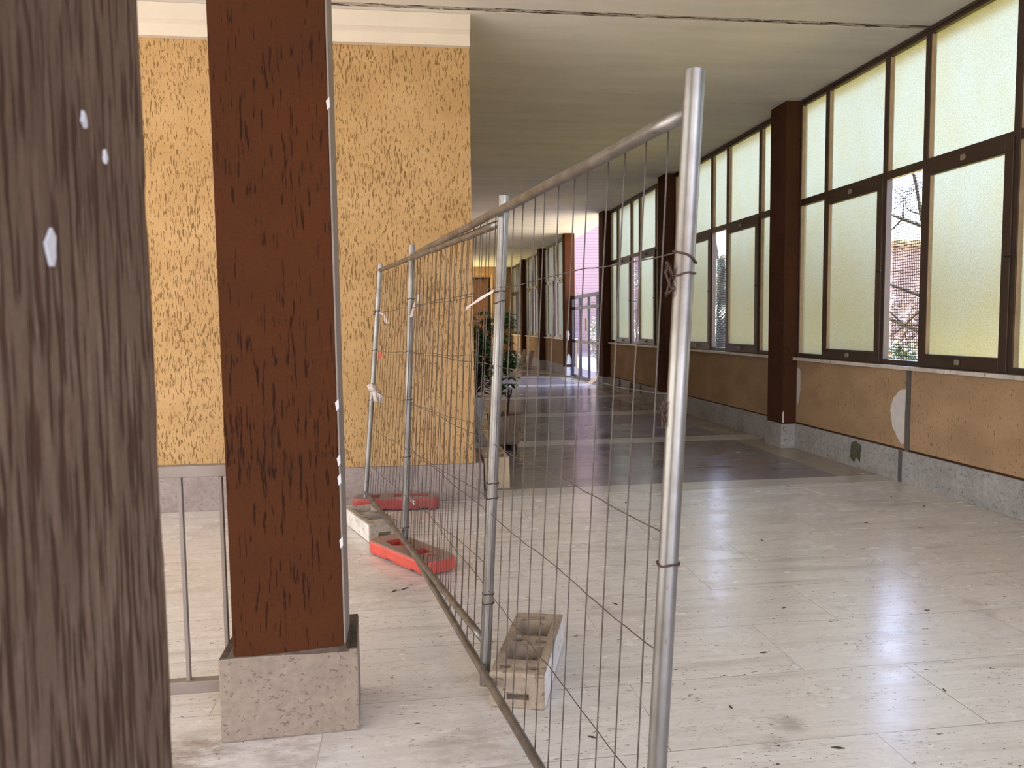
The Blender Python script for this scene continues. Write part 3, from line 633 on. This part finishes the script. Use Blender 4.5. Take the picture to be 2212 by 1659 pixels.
st = tag(ds.build('dead_plant', M['dead'], smooth=True), 'bare dark forked dead stem growing in the fluted planter', 'plant'); st.location = (1.115, 9.2, 0)
def leafcloud(mb, centre, rad, n, size, rnd, droop=.3, pointy=True):
    for _ in range(n):
        d = Vector((rnd.gauss(0, 1), rnd.gauss(0, 1), rnd.gauss(0, 1))).normalized() * (rnd.random() ** .45)
        c = Vector(centre) + Vector((d.x*rad[0], d.y*rad[1], d.z*rad[2])); s = size*rnd.uniform(.7, 1.25)
        ax = Vector((d.x + rnd.gauss(0, .5), d.y + rnd.gauss(0, .5), -droop + rnd.gauss(0, .4))).normalized(); w = ax.cross(Vector((rnd.gauss(0, .3), rnd.gauss(0, .3), 1))).normalized()*s*.22; nrm = w.cross(ax).normalized()*s*.06
        mb.add([c, c + ax*s*.4 + w - nrm, c + ax*s, c + ax*s*.4 - w - nrm, c + ax*s*.45 + nrm], [(0,1,4),(1,2,4),(2,3,4),(3,0,4)])
rnd = random.Random(5)
sp = MB(); leafcloud(sp, (1.115, 9.2, .37), (.10, .10, .05), 40, .07, rnd, 0); tag(sp.build('succulent_plant', M['leaf']), 'small green plant low in the fluted planter', 'plant')
tag(MB().tube([(1.17, 9.08, .335), (1.17, 9.08, .42)], [.032, .042], 16).build('flower_pot', M['terracotta']), 'small red flower pot inside the fluted planter', 'flower pot')
bp = empty('potted_plant', (.90, 11.3, 0)); tag(bp, 'tall glossy-leaved green plant in a white pot behind the wall corner', 'plant')
m = MB(); m.tube([(0,0,0),(0,0,.02),(0,0,.42),(0,0,.44)], [.13,.14,.18,.18], 24); m.build('pot', M['white_pot'], bp)
m = MB(); rnd = random.Random(12); tips = []
for k in range(46):
    a = rnd.random()*2*PI; R_ = rnd.uniform(.05, .46); zt = rnd.uniform(.65, 1.78); e = Vector((.22 + R_*math.cos(a)*.9, R_*math.sin(a)*.8, zt - .25*R_))
    m.tube([(0, 0, .43), (e.x*.3, e.y*.3, .43 + (zt-.43)*.55), tuple(e)], [.012, .008, .004], 6); tips.append(e)
m.build('stem', M['dead'], bp, smooth=True)
m = MB()
for e in tips:
    for wv in range(2):
        c = e - Vector((0, 0, .10*wv)) * 1.0 + Vector((rnd.gauss(0, .02), rnd.gauss(0, .02), 0)); n_ = rnd.randint(7, 9); tl = rnd.uniform(.1, .6)
        for k in range(n_):
            a = 2*PI*k/n_ + rnd.random()*.3; ax = Vector((math.cos(a), math.sin(a), -tl + rnd.gauss(0, .15))).normalized(); s = rnd.uniform(.12, .19)
            w = ax.cross(Vector((0, 0, 1))).normalized()*s*.17; up = Vector((0, 0, .012)); b0 = c + ax*.02
            m.add([b0, b0+ax*s*.35+w-up*.4, b0+ax*s*.75+w*.9-up, b0+ax*s-up*2, b0+ax*s*.75-w*.9-up, b0+ax*s*.35-w-up*.4, b0+ax*s*.4+up*.3, b0+ax*s*.75-up*.4], [(0,1,6),(1,2,7,6),(2,3,7),(3,4,7),(4,5,6,7),(5,0,6)])
m.build('foliage', M['leaf'], bp)
tag(MB().hexa([(.80,7.62,0),(.86,7.62,0),(.86,7.66,0),(.80,7.66,0),(.57,7.72,.66),(.63,7.72,.66),(.63,7.76,.66),(.57,7.76,.66)]).build('plank', M['grey_wood'], bevel=.002), 'grey wooden plank leaning on the wall corner behind the trough planter', 'plank')
def board(x, y, label):
    o = MB().hexa([(0,0,0),(.16,-.05,0),(.2,.05,0),(.04,.1,0),(.20,.1,.56),(.34,.05,.56),(.34,.15,.56),(.22,.2,.56)]).build('board', M['wood'], bevel=.004); o.location = (x, y, 0); tag(o, label, 'board', 'boards leaning by the far wall'); return o
board(3.98, 28.4, 'pale board leaning toward the right wall in the distance, left of the pair'); board(4.02, 26.9, 'pale board leaning toward the right wall in the distance, right of the pair')
ct = empty('metal_trolley', (3.25, 27.4, 0)); tag(ct, 'dark metal trolley far down the corridor behind the plant', 'trolley')
MB().box(-.25, .3, -.2, .2, .35, .40).box(-.25, .3, -.2, .2, .10, .14).build('shelf', M['navy'], ct, bevel=.004)
for x in (-.25, .26):
    for y in (-.2, .16): MB().box(x, x+.04, y, y+.04, .05, 1.55 if y < 0 else .6).build('leg', M['navy'], ct)
for x in (-.23, .28): MB().tube([(x-.02, -.18, .03), (x+.02, -.18, .03)], .03, 12).build('wheel', M['black'], ct)
# little things lying on the floor
rnd = random.Random(21)
tag(MB().add(*[[(.0+.012*math.sin(i*2.4)*math.cos(i), .012*math.cos(i*2.4), .006+.006*math.sin(i*1.9)) for i in range(8)], [(0,1,2),(2,3,4),(4,5,6),(6,7,0),(0,2,4),(0,4,6),(1,3,5),(5,7,1),(3,6,5),(1,7,3)]]).build('pebble', M['pebble']), 'small white pebble on the floor near the right wall', 'pebble').location = (3.55, 5.83, .004)
for k, (x, y) in enumerate(((4.0, 5.95), (4.05, 5.6), (1.75, 6.15), (2.35, 4.9), (2.9, 4.6), (1.55, 3.2), (1.9, 3.7), (1.2, 2.75), (2.1, 2.75), (1.45, 2.42), (1.05, 3.9), (3.3, 5.2), (2.6, 3.55), (.62, 2.62), (-.12, 4.3), (-.06, 4.33), (3.6, 5.0), (2.45, 8.6))):
    a = rnd.random()*6; L_ = rnd.uniform(.012, .028); m = MB(); u = Vector((math.cos(a), math.sin(a), 0))*L_; w = Vector((-math.sin(a), math.cos(a), 0))*L_*.3
    m.prism([-u, w, u, -w*.8], (0, 0, .003)); o = m.build('leaf_fragment', M['leafdry']); o.location = (x, y, .0005); tag(o, 'tiny dark dry leaf fragment lying on the stone floor', 'leaf', 'dry leaf fragments on the floor')

# ------------------------------------------------------------------ outside
tag(MB().box(-60, 90, -60, 110, -.5, -.16).build('garden_ground', M['ground']), None, None, None, 'structure')
struct(MB().box(4.75, 12, 15.5, 41.9, -.16, -.06).build('courtyard', M['mauve_floor']), 'grey paved courtyard outside the glazed gate', 'ground')
struct(MB().box(-40, -6.02, -40, 40, -.16, -.06).box(-6.02, 40, -40, -5.02, -.16, -.06).build('bounce_ground', M['bounce_ground']), 'unseen paved ground behind and left of the camera, added to bounce light', 'ground')  # unseen paving, added to bounce light up onto the ceiling
bpy.data.objects['garden_ground']['label'] = 'sunlit garden ground outside the windows'; bpy.data.objects['garden_ground']['category'] = 'ground'
bld = empty('brick_building', (9, 42, -.16)); tag(bld, 'tall pink brick building seen through the glazed gate', 'building')
MB().box(-3.6, 5.4, 0, 10, 0, 17).build('wall', M['brick'], bld); MB().box(-3.8, 5.6, -.2, 10.2, 17, 17.4).build('roof', M['cornice'], bld)
ann = empty('low_building', (20, 27, -.16)); tag(ann, 'low reddish brick building seen through the nearest open window light', 'building')
MB().box(-6, 8, 0, 6, 0, 4.4).build('wall', M['brick'], ann); MB().box(-6.2, 8.2, -.2, 6.2, 4.4, 4.6).build('roof', M['pot'], ann)
def tree(loc, h, r, seed, label, lean=(0, 0), levels=4, cat='tree'):
    rnd = random.Random(seed); m = MB()
    def br(p, d, l, rr, lv):
        pts = [p]; q = p; dd = d
        for k in range(5): dd = (dd + Vector((rnd.gauss(0, .10), rnd.gauss(0, .10), rnd.gauss(0, .06) - (.02 if lv < 3 else -.02)))).normalized(); q = q + dd*l/5; pts.append(q)
        m.tube(pts, [rr*(1 - .14*k) for k in range(6)], 7 if lv > 2 else 4)
        if lv:
            for k in range(4 if lv > 1 else 5):
                t = rnd.randint(2, 5); s = pts[t]; nd = (dd*.6 + Vector((rnd.gauss(0, .7), rnd.gauss(0, .7), rnd.gauss(0, .35)))).normalized(); br(s, nd, l*rnd.uniform(.5, .75), rr*.45, lv-1)
    br(Vector((0, 0, 0)), Vector((lean[0], lean[1], 1)).normalized(), h, r, levels)
    o = m.build('bare_tree', M['bark'], smooth=True); o.location = loc; return tag(o, label, cat, 'bare trees outside the windows')
tree((9.6, 12.2, -.16), 3.4, .10, 3, 'bare branching tree outside the nearest window bay', (-.3, .1), 5)
tree((9.0, 16.4, -.16), 2.6, .07, 51, 'slender bare tree between the first and second window bays', (-.1, -.25), 5)
tree((7.6, 10.2, -.16), 2.2, .07, 8, 'smaller bare tree low outside the nearest window bay', (.3, .1))
tree((9.9, 25.0, -.16), 5.5, .17, 15, 'leaning bare tree outside the second window bay', (.12, .0))
tree((29, 20, -.16), 4.0, .14, 23, 'bare tree farther off between the window bays', (0, .1))
def shrub(name, loc, rad, n, size, mat, label, seed):
    R = empty(name, loc); tag(R, label, 'shrub'); m = MB(); rnd = random.Random(seed); leafcloud(m, (0, 0, rad[2]), rad, n, size, rnd, .1); m.build('foliage', mat, R)
    t = MB()
    for k in range(5): a = k*1.26; t.tube([(0, 0, 0), (rad[0]*.4*math.cos(a), rad[1]*.4*math.sin(a), rad[2]*1.1)], [.03, .012], 6)
    t.build('stem', M['bark'], R); return R
shrub('shrub', (8.6, 12.7, -.16), (.6, .7, .65), 1500, .12, M['shrub'], 'round dark green shrub low behind the nearest open window light', 31)
shrub('shrub', (7.3, 15.4, -.16), (.8, .8, .5), 1600, .14, M['shrub'], 'green shrub behind the second bay of windows', 32)
shrub('shrub', (7.9, 30.5, -.16), (.7, .9, 1.1), 1500, .16, M['frond'], 'bluish green shrub behind the glazed gate', 33)
shrub('reddish_shrub', (15.5, 22.0, -.16), (2.2, 1.5, 1.3), 2200, .22, M['red_leaf'], 'reddish twiggy shrub in front of the low building', 34)
def palm(loc, label, seed):
    R = empty('palm', loc); tag(R, label, 'tree'); rnd = random.Random(seed); MB().tube([(0,0,0),(.05,0,1.6),(.02,0,3.3)], [.16,.13,.12], 10).build('trunk', M['bark'], R, smooth=True); m = MB()
    for k in range(70):
        a = rnd.random()*2*PI; el = rnd.uniform(-.2, 1.1); L_ = rnd.uniform(1.2, 1.8); p = Vector((0, 0, 3.35 - rnd.random()*1.9)); d = Vector((math.cos(a)*math.cos(el), math.sin(a)*math.cos(el), math.sin(el))); pts = []
        for t in range(13): pts.append(Vector(p)); d = (d + Vector((0, 0, -.12))).normalized(); p = p + d*L_/12
        m.tube(pts, .008, 4)
        for t in range(2, 13):
            dd = (pts[t]-pts[t-1]).normalized(); sd = dd.cross(Vector((0, 0, 1))).normalized()
            for s in (-1, 1):
                b = pts[t]; e = b + (sd*s*.8 + dd*.7 - Vector((0, 0, .35))).normalized()*.30; w = dd*.014; m.add([b - w, b + w, e], [(0, 1, 2)])
    m.build('frond', M['frond'], R); return R
palm((8.05, 19.4, -.18), 'blue-green palm behind the second bay of windows', 41); palm((8.0, 24.6, -.18), 'blue-green palm behind the third bay of windows', 42)
